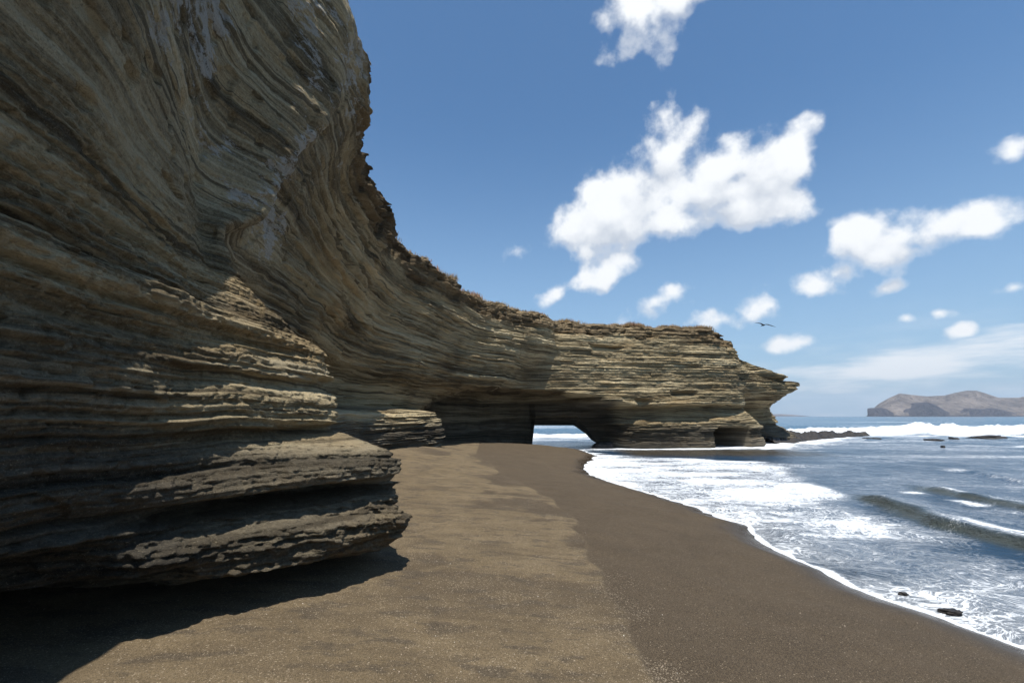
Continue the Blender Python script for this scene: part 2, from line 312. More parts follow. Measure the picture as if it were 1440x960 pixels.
topc = sst(7.2, 7.7, Z+0.5*vn(X*0.5, Y*0.5))*sst(7.5, 10, Y)
amp1 = 0.11*near+0.12*bowl+0.17*headl; amp1 = amp1*(1-0.88*upperL)
mk = np.clip(0.55+1.3*vn(X*0.28+5, Y*0.28, Z*0.9), 0.1, 1.5)
amp2 = (0.055*near+0.15*bowl+0.12*headl)*mk; amp2 = amp2*(1-0.75*upperL)
amp3 = 0.026*near+0.065*bowl+0.05*headl; amp3 = amp3*(1-0.55*upperL)
slab = sst(0.2, 1.0, X)*(1-sst(3.6, 5.6, X))*sst(3.4, 3.6, Z)*(1-sst(5.8, 6.8, Z))*sst(29, 31, Y)
amp1 = amp1*(1-0.6*slab); amp2 = amp2*(1-0.7*slab); headl = headl*(1-0.6*slab)
D = amp1*(a1+0.35*s1)+amp2*(a2*0.8+0.6*s2-0.3)+amp3*(a3+0.9*s3-0.5)
# erosion pockets and roughness
D += 0.22*fbm(X*0.40, Y*0.40, Z*0.8, 4)*(0.25+0.9*headl+0.5*bowl)
bx_ = np.floor((X+Y*0.35)*0.75+r1.rand(len(e1))[i1]*7+0.25*vn(X, Y, Z)).astype(np.int64)
blk1 = _h(bx_, i1.astype(np.int64), np.zeros_like(bx_))-0.5
bx2 = np.floor((X+Y*0.35)*1.7+r2.rand(len(e2))[i2]*7+0.3*vn(X*2, Y*2, Z)).astype(np.int64)
blk2 = _h(bx2, i2.astype(np.int64), np.ones_like(bx2))-0.5
D += headl*(0.17*blk1+0.06*blk2*mk)+bowl*(0.10*blk1+0.12*blk2*mk)+near*(1-upperL)*(0.05*blk2*mk+0.05*blk1)
rough = fbm(X*2.2, Y*2.2, Z*6.0, 4)
D += rough*(0.05*near*(1-0.75*upperL)+0.045*bowl+0.09*headl)
fine = fbm(X*9, Y*9, Z*22, 3)
D += fine*(0.022*near+0.022*(1-near))*(1-0.6*upperL)
# lower outcrop: craggy, chunky
low = near*(1-sst(0.95, 1.05, Z))*sst(2.6, 3.6, Y)
cr = fbm(X*1.7+3, Y*1.7, zz*5.0, 4); D += low*(0.20*cr-0.13*np.abs(fbm(X*3.1, Y*3.1, zz*7, 4))+0.03*fbm(X*14, Y*14, Z*20, 3))
# blocky top crust
ci = np.floor(X*1.3+0.6*vn(X, Y, Z)); cj = np.floor(Y*1.3+0.6*vn(Y, X, Z)); ck = np.floor(Z*2.4+vn(X*0.8, Y*0.8)*0.8)
blk = _h(ci.astype(np.int64), cj.astype(np.int64), ck.astype(np.int64))
D += topc*(0.42*(blk-0.5)+0.16*fbm(X*3, Y*3, Z*5, 3)-0.06)
# top crust above the near wall is also ragged where it meets the sky
# vertical joints
jn = np.abs(vn(X*0.55+0.15*Z, Y*0.55, Z*0.06)); D += near*sst(3.0, 3.8, Z)*(0.05*fbm(X*4, Y*4, Z*5, 4)*(0.4+0.6*sst(0, .4, vn(X*.7, Y*.7, Z*.7)))-0.05*sst(0.35, 0.6, vn(X*5, Y*5, Z*7)))
# smooth flutes on the upper wall, running along the beds
fl = vn(X*0.5, Y*0.5, zz*2.6)+0.5*vn(X*0.9, Y*0.9, zz*6.1)
D += near*sst(2.4, 3.4, Z)*(0.012+0.035*sst(4, 7, Y))*fl + near*sst(3.4, 4.4, Z)*sst(3.5, 6.5, Y)*0.13*fbm(X*1.1, Y*1.1, zz*2.0, 4)
D += (1-near)*(1-headl)*sst(3, 5, Z)*0.05*fl
# long open crack in the near wall
crk = np.exp(-((zz-2.42-0.0*(Y))/0.035)**2)*near*(1-sst(4.9, 5.6, Y)); D -= 0.12*crk*(1-0.6*sst(3.2, 4.2, Y))
# sea caves / dark pockets in the headland foot
def pocket(x0, x1, z0, z1, depth, soft=0.25, lo=34):
    m = sst(x0, x0+soft, X)*(1-sst(x1-soft, x1, X))*sst(z0, z0+0.12, Z)*(1-sst(z1-0.12, z1, Z))*(Y > lo)
    return m*depth
D += low*0.035*(1-2*np.abs(fbm(X*7, Y*7, zz*16, 3)))+near*(1-upperL)*0.03*np.minimum(0.2, np.abs(fbm(X*5, Y*5, Z*12, 3)))*5
D -= pocket(14.9, 18.0, -1.2, 0.95+0.15*vn(X*2, Y*0), 3.2, 0.15)
D -= pocket(8.8, 10.2, 2.35, 3.0, 0.6, 0.5)
D -= pocket(11.5, 14.0, 3.1, 3.55, 0.5, 0.6)
D -= pocket(5.3, 8.6, 6.35, 6.9, 0.45, 0.8)
# rim rounding / ragged edge
below = Hc[:, None]-Z
D -= 0.35*(1-sst(0.0, 0.45, below))**2
D *= np.where(Z < -0.8, 0.3, 1.0)
X2 = X+N[..., 0]*D; Y2 = Y+N[..., 1]*D; Z2 = Z.copy()
edge = (1-sst(0, 0.9, below))
Z2 += edge*(0.22*fbm(X*1.4, Y*1.4, o=4)+0.10*(np.floor(3*vn(X*0.8, Y*0.8))/3))*sst(6.5, 9, Y)
Z2 += 0.02*vn(X*1.6, Y*1.6, Z*1.2)
# jagged undersurface of the arch
edgeB = (1-sst(0, 0.5, Z-zbF[:, None]))*(win[:, None] > 0); Z2 += edgeB*0.02*fbm(X*2.5, Y*2.5, o=3)
FR = np.stack([X2, Y2, Z2], -1)
# attributes
bed = 0.5+0.28*a1+0.22*a2+0.12*a3
white = near*sst(3.7, 4.6, Z)*sst(2.6, 4.6, Y+0.25*Z)*(0.80+0.5*vn(X*0.9, Y*0.9, Z*0.5)) + bowl*sst(4.0, 5.5, Z)*0.62*(1-sst(12, 22, Y))
white += headl*0.10*sst(3, 4, Z)
dark = 0.85*near*(1-sst(1.3, 1.6, Z+0.12*vn(X*0.8, Y*0.8)))+0.75*near*(1-sst(1.9, 2.6, Z))*(1-sst(2.8, 4.2, Y))  # greyer lower beds, plus shade painted into the colour of the near flank
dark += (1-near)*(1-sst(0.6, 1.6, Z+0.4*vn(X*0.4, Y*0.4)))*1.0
dark += sst(26, 28.5, Y)*(1-sst(7.0, 8.2, X))*(1-sst(2.5, 3.0, Z))*(0.65+0.35*sst(0, 2, X))  # shade of the arch recess painted into the rock colour
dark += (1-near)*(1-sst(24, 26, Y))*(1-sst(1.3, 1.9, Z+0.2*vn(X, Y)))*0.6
dark = np.clip(dark, 0, 1)
topa = np.clip(topc, 0, 1)
# ring: underside centre <- front ... top -> back
nT = 14
tt = np.linspace(0, 1, nT+1)[1:]**1.8
top = FR[:, -1:, :]*(1-tt[None, :, None])+np.concatenate([BKc, Hc[:, None]], 1)[:, None, :]*tt[None, :, None]
top[..., 2] = FR[:, -1:, 2]*(1-tt)+Hc[:, None]*tt + 0.25*sst(0, .3, tt)*np.sin(tt*3.1)*(1+0.4*vn(top[..., 0]*0.2, top[..., 1]*0.2))
nb = 24; tb = np.linspace(0, 1, nb+1)[1:]
back = np.repeat(BKc[:, None, :], nb, 1); bz = Hc[:, None]*(1-tb)+zbB[:, None]*tb
bo = 0.5*fbm(back[..., 0]*0.5, back[..., 1]*0.5, bz*0.8, 4)
back = np.concatenate([back, bz[..., None]], -1); back[..., 1] += bo*(BKc[:, None, 1] > 20); 
nu = 30; tu = np.linspace(0, 1, nu+1)[1:]
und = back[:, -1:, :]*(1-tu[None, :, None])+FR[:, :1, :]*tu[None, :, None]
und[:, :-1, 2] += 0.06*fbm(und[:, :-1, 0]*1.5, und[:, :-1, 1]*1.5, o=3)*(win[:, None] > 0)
ALL = np.concatenate([FR, top, back, und], 1)
nr = ALL.shape[1]
def ext(a, v=None):
    o = np.zeros((NCOL, nr), np.float32); o[:, :NR] = a
    o[:, NR:] = a[:, -1:] if v is None else v
    return o
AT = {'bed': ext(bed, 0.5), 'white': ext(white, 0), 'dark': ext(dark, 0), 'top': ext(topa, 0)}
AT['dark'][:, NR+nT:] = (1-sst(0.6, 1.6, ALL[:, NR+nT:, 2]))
Vv = ALL.reshape(-1, 3); Fq = gridfaces(NCOL, nr)[:, ::-1]
fc = Fq[:, 3]; col = fc//nr; row = fc % nr
zc = Vv[fc, 2]; fx = Vv[fc, 0]; fy = Vv[fc, 1]
tS = np.interp(tcol, tk, np.arange(ns)); sidx = tS[col]
isF = row < NR-1
zzf = np.zeros((NCOL, nr)); zzf[:, :NR] = zz; zzf = zzf.reshape(-1)[fc]
m_out = isF & (sidx > 3.0) & (sidx < 10.0) & (zzf < 2.42)
m_led = isF & (sidx >= 12.2) & (sidx < 15.9) & (zc < 2.12) & (zc > -1.4)
m_head = (sidx >= 17.0)
m_cliff = ~(m_out | m_led | m_head)
# cap on the seaward end
ats = {k: a.reshape(-1) for k, a in AT.items()}
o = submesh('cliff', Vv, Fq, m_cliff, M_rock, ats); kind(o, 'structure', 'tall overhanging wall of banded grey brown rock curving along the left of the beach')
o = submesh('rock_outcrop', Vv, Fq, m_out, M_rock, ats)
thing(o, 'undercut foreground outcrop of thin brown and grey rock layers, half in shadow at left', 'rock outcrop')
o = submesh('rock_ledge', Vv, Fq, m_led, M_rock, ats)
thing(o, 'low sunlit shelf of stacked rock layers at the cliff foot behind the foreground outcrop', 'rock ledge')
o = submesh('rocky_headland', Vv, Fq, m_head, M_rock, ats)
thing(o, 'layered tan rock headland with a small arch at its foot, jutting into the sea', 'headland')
RIM = FR[:, -1, :].copy(); RIMN = N[:, -1, :].copy()
print('cliff verts', len(Vv))

# ------------------------------------------------------------------ shoreline
wl_px = [(1440,912),(1340,874),(1240,841),(1190,822),(1150,800),(1100,776),(1062,757),(1050,750),(1042,738),(1000,722),(960,707),(920,697),(880,686),(850,675),(826,667),(820,655),(835,645),(838,640)]
WL = [(4.9,-80),(5.5,-12),(5.7,0),(5.6,3)]+[atz(a, b, SEA) for a, b in wl_px]+[(4.6,34.2),(3.0,35.6),(1.4,37),(0.6,41),(-1,44),(-6,50),(-30,62),(-90,70)]
WL = np.array(WL)
def sdist(x, y, L):
    """signed distance to a polyline, positive on its right-hand side"""
    best = np.full(x.shape, 1e9); sg = np.ones(x.shape)
    for (ax, ay), (bx, by) in zip(L[:-1], L[1:]):
        dx, dy = bx-ax, by-ay; l2 = dx*dx+dy*dy+1e-12
        t = np.clip(((x-ax)*dx+(y-ay)*dy)/l2, 0, 1)
        ex = x-(ax+t*dx); ey = y-(ay+t*dy); d = np.hypot(ex, ey)
        cr_ = dx*(y-ay)-dy*(x-ax); m = d < best-1e-6
        best = np.where(m, d, best); sg = np.where(m, np.where(cr_ < 0, 1, -1), sg)
    return best*sg
def udist(x, y, L):
    return np.abs(sdist(x, y, L))
def shoreD(x, y):
    d = sdist(x, y, WL)
    w = 0.16*vn(x*1.1, y*1.1)+0.07*vn(x*3.1, y*3.1)+0.03*vn(x*8, y*8)
    return d+w*(1-sst(3, 8, np.abs(d)))*(0.5+0.5*sst(6, 14, y))
def sandz(D, x, y):
    on = SEA+0.86*(1-np.exp(-np.abs(D)/4.3)); off = SEA-0.16*D
    z = np.where(D < 0, on, np.maximum(off, -6))
    z = z+0.48*np.exp(-(((x+4.6)/3.2)**2+((y-19.2)/4.5)**2))
    lump = 0.02*fbm(x*0.6, y*0.6, o=3)+0.012*vn(x*2.2, y*2.2)
    return z+lump*sst(0.2, 2.0, -D)
def polar(angs, rads, cx=0.0, cy=0.0):
    a, r = np.meshgrid(angs, rads, indexing='ij')
    return cx+r*np.sin(a), cy+r*np.cos(a)
def angset(a0, a1, fine, coarse):
    n1 = int((a1-a0)/fine); n2 = int((360-(a1-a0))/coarse)
    return np.radians(np.concatenate([np.linspace(a0, a1, n1), np.linspace(a1, a0+360, n2+1)[1:]]))

# dry line (light, shelly sand left of it), traced on the beach
DL_px = [(935,985),(925,955),(905,915),(875,880),(870,850),(850,820),(832,790),(812,750),(800,722),(770,700),(735,680),(700,662),(690,650),(668,640),(672,630)]
def on_sand(px, py, z0=-0.1):
    z = z0
    for _ in range(12):
        x, y = atz(px, py, z); Dv = float(sdist(np.array([x]), np.array([y]), WL)[0]); z = 0.5*z+0.5*float(sandz(np.array([min(Dv, -0.01)]), np.array([x]), np.array([y]))[0])
    return x, y, z
DL = [on_sand(a, b)[:2] for a, b in DL_px]
DL = np.array([(DL[0][0]+0.6, -60), (DL[0][0]+0.3, 0.5)]+DL)
ang = angset(-50, 60, 0.11, 3.0)
rad = np.concatenate([[0.02], np.geomspace(0.6, 70, 620), np.geomspace(75, 400, 14)])
sx, sy = polar(ang, rad); Ds = shoreD(sx, sy); sz = sandz(Ds, sx, sy)
dl = sdist(sx, sy, DL)+0.10*fbm(sx*1.5, sy*1.5, o=4)+0.05*np.sin(sy*4+2*vn(sx, sy))
dry = 1-sst(-0.03, 0.04, dl)
sz = sz+0.018*dry                                  # dry sand stands slightly proud
sz += 0.012*dry*fbm(sx*1.8, sy*4.0, o=3)
sz -= 0.0
yy_ = 9*np.log(np.maximum(sy, 0.5)); darkp = dry*sst(-0.02, 0.09, fbm(sx*0.6+4+0.5*vn(sx, sy), yy_*1.0, o=4)+0.04+0.06*sst(6, 9, sy))*(1-sst(1.6, 3.0, -dl))*(0.35+0.65*sst(4.2, 6.5, sy))
sz -= 0.012*darkp
scour = np.exp(-((dl-0.10)/0.16)**2)*sst(-.2, .4, vn(sx*1.7, sy*1.7))*(1-sst(6, 13, sy))
V = np.stack([sx, sy, sz], -1).reshape(-1, 3)
F = gridfaces(len(ang), len(rad))
t = NT('volcanic_sand'); p = t.pos()
dryA = t.attr('dry'); dkA = t.attr('patch'); scA = t.attr('scour'); wetA = t.attr('wet')
n1 = t.noise(p, 1.3, 5, 0.6); n2 = t.math('ADD', t.math('MULTIPLY', t.noise(p, 60, 4, 0.75), 0.45), t.math('MULTIPLY', t.noise(p, 190, 3, 0.8), 0.55)); n3 = t.noise(t.vm('MULTIPLY', p, (1.4, 3.5, 1)), 1.0, 5, 0.6)
vor = t.n('ShaderNodeTexVoronoi', {'Vector': p, 'Scale': 130.0}); vcol = t.n('ShaderNodeSeparateColor', {0: vor.outputs['Color']}).outputs[0]
vor2 = t.n('ShaderNodeTexVoronoi', {'Vector': p, 'Scale': 300.0}); vc2 = t.n('ShaderNodeSeparateColor', {0: vor2.outputs['Color']}).outputs[1]
cd_ = t.ramp(n2, [(0.33, (0.020, 0.015, 0.010)), (0.5, (0.066, 0.050, 0.033)), (0.67, (0.14, 0.108, 0.072))])
cl = t.ramp(n2, [(0.33, (0.055, 0.042, 0.026)), (0.5, (0.150, 0.116, 0.070)), (0.67, (0.27, 0.215, 0.140))])
fd = t.math('MULTIPLY', dryA, t.math('SUBTRACT', 1.0, t.math('MULTIPLY', dkA, 1.0)))
fd = t.math('MULTIPLY', fd, t.mr(n3, 0.35, 0.6, 0.62, 1.0))
c = t.mix(fd, cd_, cl)
c = t.mix(1.0, c, t.ramp(n1, [(0.3, (0.86, 0.80, 0.72)), (0.7, (1.17, 1.10, 1.0))]), 'MULTIPLY')
mot = t.mr(t.noise(t.vm('MULTIPLY', p, (2.2, 4.5, 1)), 1.0, 7, 0.68), 0.50, 0.62)
c = t.mix(t.math('MULTIPLY', t.math('MULTIPLY', mot, dryA), 0.8), c, cd_)
thr = t.math('SUBTRACT', 0.992, t.math('ADD', t.math('MULTIPLY', scA, 0.16), t.math('MULTIPLY', dryA, t.mr(n1, 0.42, 0.62, 0.006, 0.05))))
br = t.math('GREATER_THAN', vcol, thr); c = t.mix(t.math('MULTIPLY', br, 0.75), c, (0.42, 0.34, 0.24))
g1 = t.math('GREATER_THAN', vc2, 0.86); c = t.mix(t.math('MULTIPLY', g1, 0.6), c, (0.27, 0.21, 0.14))
g2 = t.math('LESS_THAN', vc2, 0.12); c = t.mix(t.math('MULTIPLY', g2, 0.6), c, (0.02, 0.016, 0.012))
c = t.mix(t.math('MULTIPLY', wetA, 0.55), c, (0.022, 0.018, 0.015))
nb_ = t.bump(t.math('ADD', n2, t.math('MULTIPLY', vc2, 0.4)), 0.012, 0.8); nb_ = t.bump(t.noise(p, 9, 4), 0.03, 0.5, nb_)
rg = t.math('SUBTRACT', 0.92, t.math('MULTIPLY', wetA, 0.74))
M_sand = t.out(c, rg, nb_, 0.25)
wet = 1-sst(0.0, 0.75, -Ds+0.25*vn(sx*0.8, sy*0.8))
o = mesh_np('beach', V, F, M_sand, True, {'dry': dry.ravel(), 'patch': darkp.ravel(), 'scour': scour.ravel(), 'wet': wet.ravel()}); kind(o, 'structure', 'dark brown volcanic sand beach')

# ------------------------------------------------------------------ sea
ang = angset(-14, 58, 0.085, 2.5)
rad = np.concatenate([np.geomspace(2.6, 140, 640), np.geomspace(145, 9000, 60)])
wx, wy = polar(ang, rad); D = shoreD(wx, wy)
dpos = np.maximum(D, 0)
A_ = 0.012+0.03*sst(1, 6, dpos)+0.06*sst(6, 20, dpos)+0.10*sst(25, 70, dpos)
wv = fbm(wx*0.55+2*vn(wx*0.1, wy*0.1), wy*0.30, o=4, g=0.55)
wz = SEA+A_*(wv+0.25*np.abs(fbm(wx*1.3, wy*1.0, o=3)))
# small spilling waves coming in
def crest(L, h, wf, wb, x, y):
    s = sdist(x, y, L)            # positive = seaward side (right of the line direction)
    n_ = 0.35*vn(x*0.5, y*0.5)+0.12*vn(x*1.7, y*1.7); s = s+n_
    g = np.where(s < 0, np.exp(-(s/wf)**2), np.exp(-(s/wb)**2)); return h*g, s
W1 = np.array([(9.5,5.0),(9.15,8.6),(9.15,10.6),(9.9,13.8),(10.6,15.5)]); W2 = np.array([(13.2,9),(12.9,12.5),(12.9,15.5),(13.6,18.0)])
W3 = np.array([(18,12),(18.5,18),(19.5,24)])
fade1 = sst(4, 7, wy)*(1-sst(13.2, 15.2, wy)); fade2 = sst(9, 11, wy)*(1-sst(15, 17.5, wy)); fade3 = sst(12, 14, wy)*(1-sst(20, 24, wy))
c1, q1 = crest(W1, 0.19, 0.20, 1.1, wx, wy); c2, q2 = crest(W2, 0.15, 0.22, 1.0, wx, wy); c3, q3 = crest(W3, 0.12, 0.4, 1.3, wx, wy)
wz += c1*fade1*(1+0.25*vn(wx, wy*1.5))+c2*fade2*(1+0.3*vn(wx, wy*1.5))+c3*fade3
# breakers
BL = np.array([(-60,52),(3,55),(20,62),(44,64),(66,63),(110,60),(200,40)])
bs = sdist(wx, wy, BL[::-1]) + 1.2*vn(wx*0.18, wy*0.18)
bn = 0.6+0.25*vn(wx*0.12, wy*0.12)+0.25*fbm(wx*0.7, wy*0.7, o=4)
bh = (0.35+0.95*sst(25, 45, wx))*(1+1.1*np.exp(-((wx-56)/5.0)**2))
brk = np.where(bs < 0, np.exp(-(bs/1.6)**2), np.exp(-(bs/2.2)**2))
near_surf = (wy > 40) & (wy < 90)
wz += brk*bh*bn*near_surf + brk*near_surf*0.22*np.abs(fbm(wx*2.5, wy*2.5, o=4))
# foam field
f = np.zeros_like(wx)
ew = np.clip(0.55+0.9*vn(wx*1.6, wy*1.6), 0.05, 1.5); edgeline = 1-sst(0.02, 0.10+0.22*ew, D); f = np.maximum(f, 1.0*edgeline)
poly = np.array([(6,31),(13.0,26.5),(12.6,20),(10.6,15.5),(9.3,11),(9.4,4),(9.5,-5)])
far_in = sst(-0.6, 1.2, -sdist(wx, wy, poly[::-1])+1.0*vn(wx*0.35, wy*0.6))   # inside = shore side
inn = far_in*(wy < 32)
band = inn*(0.405+0.16*sst(8, 15, wy)+0.03*sst(1.5, 0.3, D)-0.05*sst(2.0, 5.0, D)*(1-sst(13, 18, wy))+0.24*fbm(wx*0.4, wy*0.9, o=4))
f = np.maximum(f, band)
off = (0.27+0.36*fbm(wx*0.16+3, wy*0.42, o=4))*sst(2, 5, D)*(1-sst(45, 75, wy))
f = np.maximum(f, off)
f = np.maximum(f, (0.47+0.12*vn(wx, wy))*fade1*np.exp(-((q1-0.1)/0.25)**2))
f = np.maximum(f, 0.62*fade1*sst(0.1, 0.3, q1)*(1-sst(0.5, 1.6, q1))*sst(-.2, .5, vn(wx*.5, wy*.5)))
f = np.maximum(f, (0.38+0.36*vn(wx*.9, wy*1.9))*fade2*np.exp(-((q2+0.6)/0.4)**2)); f = np.maximum(f, (0.42+0.25*vn(wx*1.1,wy*1.7))*fade2*np.exp(-((q2-0.1)/0.3)**2)); f = np.maximum(f, (0.35+0.4*vn(wx*.8, wy*1.2))*fade3*np.exp(-((q3+0.3)/0.5)**2))
face = fade1*np.exp(-((q1+0.18)/0.22)**2)+fade2*np.exp(-((q2+0.18)/0.2)**2)
f = f*(1-0.55*np.clip(face, 0, 1))
f = np.maximum(f, near_surf*(1-sst(1.6, 3.6, np.abs(bs-0.3)+0.8*vn(wx*.5, wy*.5)))*1.1)
f = np.maximum(f, near_surf*0.62*(1-sst(3, 9, np.abs(bs+3)))*(0.8+0.4*vn(wx*.2, wy*.9)))
HB = np.array([(7.4,36.2),(9,35.4),(12.5,35.6),(17.3,36.6),(20,38.3),(21.4,41.5),(24.5,43),(27.5,46),(36,55)])
hd = udist(wx, wy, HB); f = np.maximum(f, (0.78-0.35*sst(0, 2.2, hd+0.9*vn(wx*0.5, wy*1.2)))*(hd < 3.5))
f = np.maximum(f, 0.60*np.exp(-(((wx-17)/5.5)**2+((wy-33.2)/0.9)**2))*1.0)
ds_ = sst(6, 8, wx)*(1-sst(17, 21, wx))*sst(27.5, 30.5, wy)*(1-sst(33.5, 36, wy)); f = f*(1-0.55*ds_*(hd > 1.0))
far_w = 0.24+0.3*vn(wx*0.02, wy*0.05); f = np.where(wy > 80, np.maximum(f, far_w*0.9*(1-sst(150, 500, wy))), f)
shallow = 0.35*(1-sst(0.2, 1.5, D))+0.95*ds_
shallow = np.clip(shallow, 0, 1); facec = np.clip(face, 0, 1)
V = np.stack([wx, wy, wz], -1).reshape(-1, 3); F = gridfaces(len(ang), len(rad))
keep = (D.reshape(-1)[F].max(1) > -1.2); 
t = NT('sea_water'); p = t.pos(); fo = t.attr('foam'); sh = t.attr('shallow'); fcA = t.attr('face'); dist_ = t.attr('far')
wn = t.n('ShaderNodeTexNoise', {'Vector': p, 'Scale': 0.9, 'Detail': 3}).outputs['Color']
pw = t.vm('ADD', p, t.vm('MULTIPLY', t.vm('SUBTRACT', wn, (0.5, 0.5, 0.5)), (1.6, 1.6, 0.0)))
fa = t.noise(t.vm('MULTIPLY', pw, (1.6, 3.0, 1)), 1.0, 8, 0.70)
fb = t.noise(t.vm('MULTIPLY', pw, (12.0, 15.0, 1)), 1.0, 6, 0.72)
vo = t.n('ShaderNodeTexVoronoi', {'Vector': t.vm('MULTIPLY', pw, (5.0, 8.0, 1)), 'Scale': 1.0}, feature='DISTANCE_TO_EDGE').outputs['Distance']
vo2 = t.n('ShaderNodeTexVoronoi', {'Vector': t.vm('MULTIPLY', pw, (15., 24., 1)), 'Scale': 1.0}, feature='DISTANCE_TO_EDGE').outputs['Distance']
lace = t.math('ADD', t.mr(vo, 0.0, 0.25, 0.11, 0.0), t.mr(vo2, 0.0, 0.3, 0.08, 0.0))
nn = t.math('ADD', t.math('ADD', t.math('MULTIPLY', fa, 0.55), t.math('MULTIPLY', fb, 0.40)), t.math('SUBTRACT', lace, 0.05))
ff = t.math('ADD', nn, fo)
foam = t.mr(ff, 0.93, 1.10)
foam2 = t.mr(ff, 0.72, 1.05, 0.0, 0.38)
foamf = t.math('MAXIMUM', foam, foam2)
deep = t.mix(dist_, (0.016, 0.045, 0.085), (0.008, 0.080, 0.150))
wc = t.mix(sh, deep, (0.050, 0.040, 0.026)); wc = t.mix(fcA, wc, (0.050, 0.056, 0.046))
c = t.mix(foamf, wc, (0.70, 0.72, 0.74))
rg = t.math('ADD', 0.16, t.math('MULTIPLY', foam, 0.75))
bh_ = t.math('ADD', t.noise(t.vm('MULTIPLY', p, (1, 0.7, 1)), 2.2, 6, 0.6), t.math('MULTIPLY', t.noise(p, 12, 4, 0.6), 0.22))
bn_ = t.bump(bh_, 0.35, 0.55); bn_ = t.bump(t.math('MULTIPLY', foam, t.math('ADD', 0.5, fb)), 0.03, 0.6, bn_)
M_sea = t.out(c, rg, bn_, 0.5, **{'IOR': 1.33})
Fk = F[keep]
used = np.unique(Fk); mp = np.full(len(V), -1, np.int64); mp[used] = np.arange(len(used))
farA = sst(35, 120, np.hypot(wx, wy)).ravel()
o = mesh_np('sea', V[used], mp[Fk], M_sea, True, {'foam': f.ravel()[used], 'shallow': shallow.ravel()[used], 'face': facec.ravel()[used], 'far': farA[used]}); kind(o, 'structure', 'blue sea with white foam and small breaking waves')

# ------------------------------------------------------------------ rocks
def rock_mesh(name, cx, cy, cz, sx_, sy_, sz_, seed, mat, nu=48, nv=30, rough=0.25, flat=0.0, rot=0.0, white=0.0):
    u = np.linspace(0, 2*np.pi, nu, endpoint=False); v = np.linspace(0, np.pi, nv)
    U, Vg = np.meshgrid(u, v, indexing='ij')
    x = np.cos(U)*np.sin(Vg); y = np.sin(U)*np.sin(Vg); z = np.cos(Vg)
    e = 0.75; x = np.sign(x)*np.abs(x)**e; y = np.sign(y)*np.abs(y)**e; z = np.sign(z)*np.abs(z)**(e if flat == 0 else 0.5)
    k_ = 1+rough*fbm(x*1.6+seed*7.1, y*1.6+seed, z*2.2, 4)*1.6+rough*0.35*np.floor(3*vn(x*2+seed, y*2, z*3))/3
    x = x*k_*sx_; y = y*k_*sy_; z = z*(0.6+0.4*k_)*sz_*(1+0.5*flat*vn(x*1.2+seed, y*1.2))
    c_, s_ = math.cos(rot), math.sin(rot)
    P = np.stack([x*c_-y*s_, x*s_+y*c_, z], -1).reshape(-1, 3)
    i = np.arange(nu)[:, None]; j = np.arange(nv-1)[None, :]; i2 = (i+1) % nu
    Fq_ = np.stack([i*nv+j, i*nv+j+1, i2*nv+j+1, i2*nv+j], -1).reshape(-1, 4)
    nvv = len(P)
    o = mesh_np(name, P, Fq_, mat, True, {'bed': np.full(nvv, 0.5), 'white': np.full(nvv, white), 'dark': np.full(nvv, 1.0), 'top': np.zeros(nvv)})
    o.location = (cx, cy, cz); return o
t = NT('wet_reef_rock'); p = t.pos(); n1 = t.noise(p, 3, 7, 0.7); n2 = t.noise(p, 30, 4, 0.7)
c = t.ramp(t.math('ADD', t.math('MULTIPLY', n1, 0.6), t.math('MULTIPLY', n2, 0.4)), [(0.3, (0.008, 0.007, 0.006)), (0.5, (0.026, 0.021, 0.017)), (0.7, (0.075, 0.058, 0.045))])
M_wet = t.out(c, 0.55, t.bump(t.math('ADD', n1, t.math('MULTIPLY', n2, 0.4)), 0.08, 0.9), 0.4)

# low rock shelf running out from the headland
def shelf():
    L = np.array([(21.0,43.5),(24,45.2),(27.5,48.5),(31,52),(36.5,56),(43.5,60.0)]); n = 340; m = 110
    s = np.linspace(0, 1, n); kx = np.linspace(0, 1, len(L)); cx = np.interp(s, kx, L[:, 0]); cy = np.interp(s, kx, L[:, 1])
    tx = np.gradient(cx); ty = np.gradient(cy); l = np.hypot(tx, ty); tx /= l; ty /= l
    wdt = 2.6*(1-0.6*s**2)+0.4*vn(s*14, s*0+3)
    v = np.linspace(-1, 1, m); S, Vg = np.meshgrid(s, v, indexing='ij')
    x = cx[:, None]+ty[:, None]*Vg*wdt[:, None]; y = cy[:, None]-tx[:, None]*Vg*wdt[:, None]
    hgt = (0.15*(1-S**1.5)+0.55)*(1-np.abs(Vg)**4)+0.55*fbm(x*0.9, y*0.9, o=6, g=0.6)*(1-np.abs(Vg)**4)
    hgt *= 1-sst(0.94, 1.0, S)*1.0; hgt = 0.7*hgt+0.3*np.round(hgt/0.16)*0.16
    z = SEA-0.35+hgt*1.25+0.05*fbm(x*4, y*4, o=3)
    o = mesh_np('rock_shelf', np.stack([x, y, z], -1).reshape(-1, 3), gridfaces(n, m)[:, ::-1], M_wet)
    thing(o, 'low black wave-washed rock shelf reaching into the sea beyond the headland tip', 'rock shelf')
shelf()
def reef(px, py, wpx, hm, dep, seed, label, group=None, name='reef_rock', zo=0.0, mat=None, rough=0.3):
    x, y = atz(px, py, SEA); w_ = wpx/694.0*y/2
    o = rock_mesh(name, x, y, SEA+zo, w_, dep, hm, seed, mat or M_wet, rough=rough, flat=0.6)
    thing(o, label, 'rock', group)
reef(1386, 616, 50, 0.30, 0.8, 1, 'long low dark rock in front of the breaking wave, largest of the far reef', 'reef rocks awash near the breaker')
reef(1341, 618, 10, 0.24, 0.5, 2, 'small dark rock awash just left of the longest reef rock', 'reef rocks awash near the breaker')
reef(1312, 619, 22, 0.14, 0.6, 3, 'faint flat rock barely breaking the water, left of the small dark reef rock', 'reef rocks awash near the breaker')
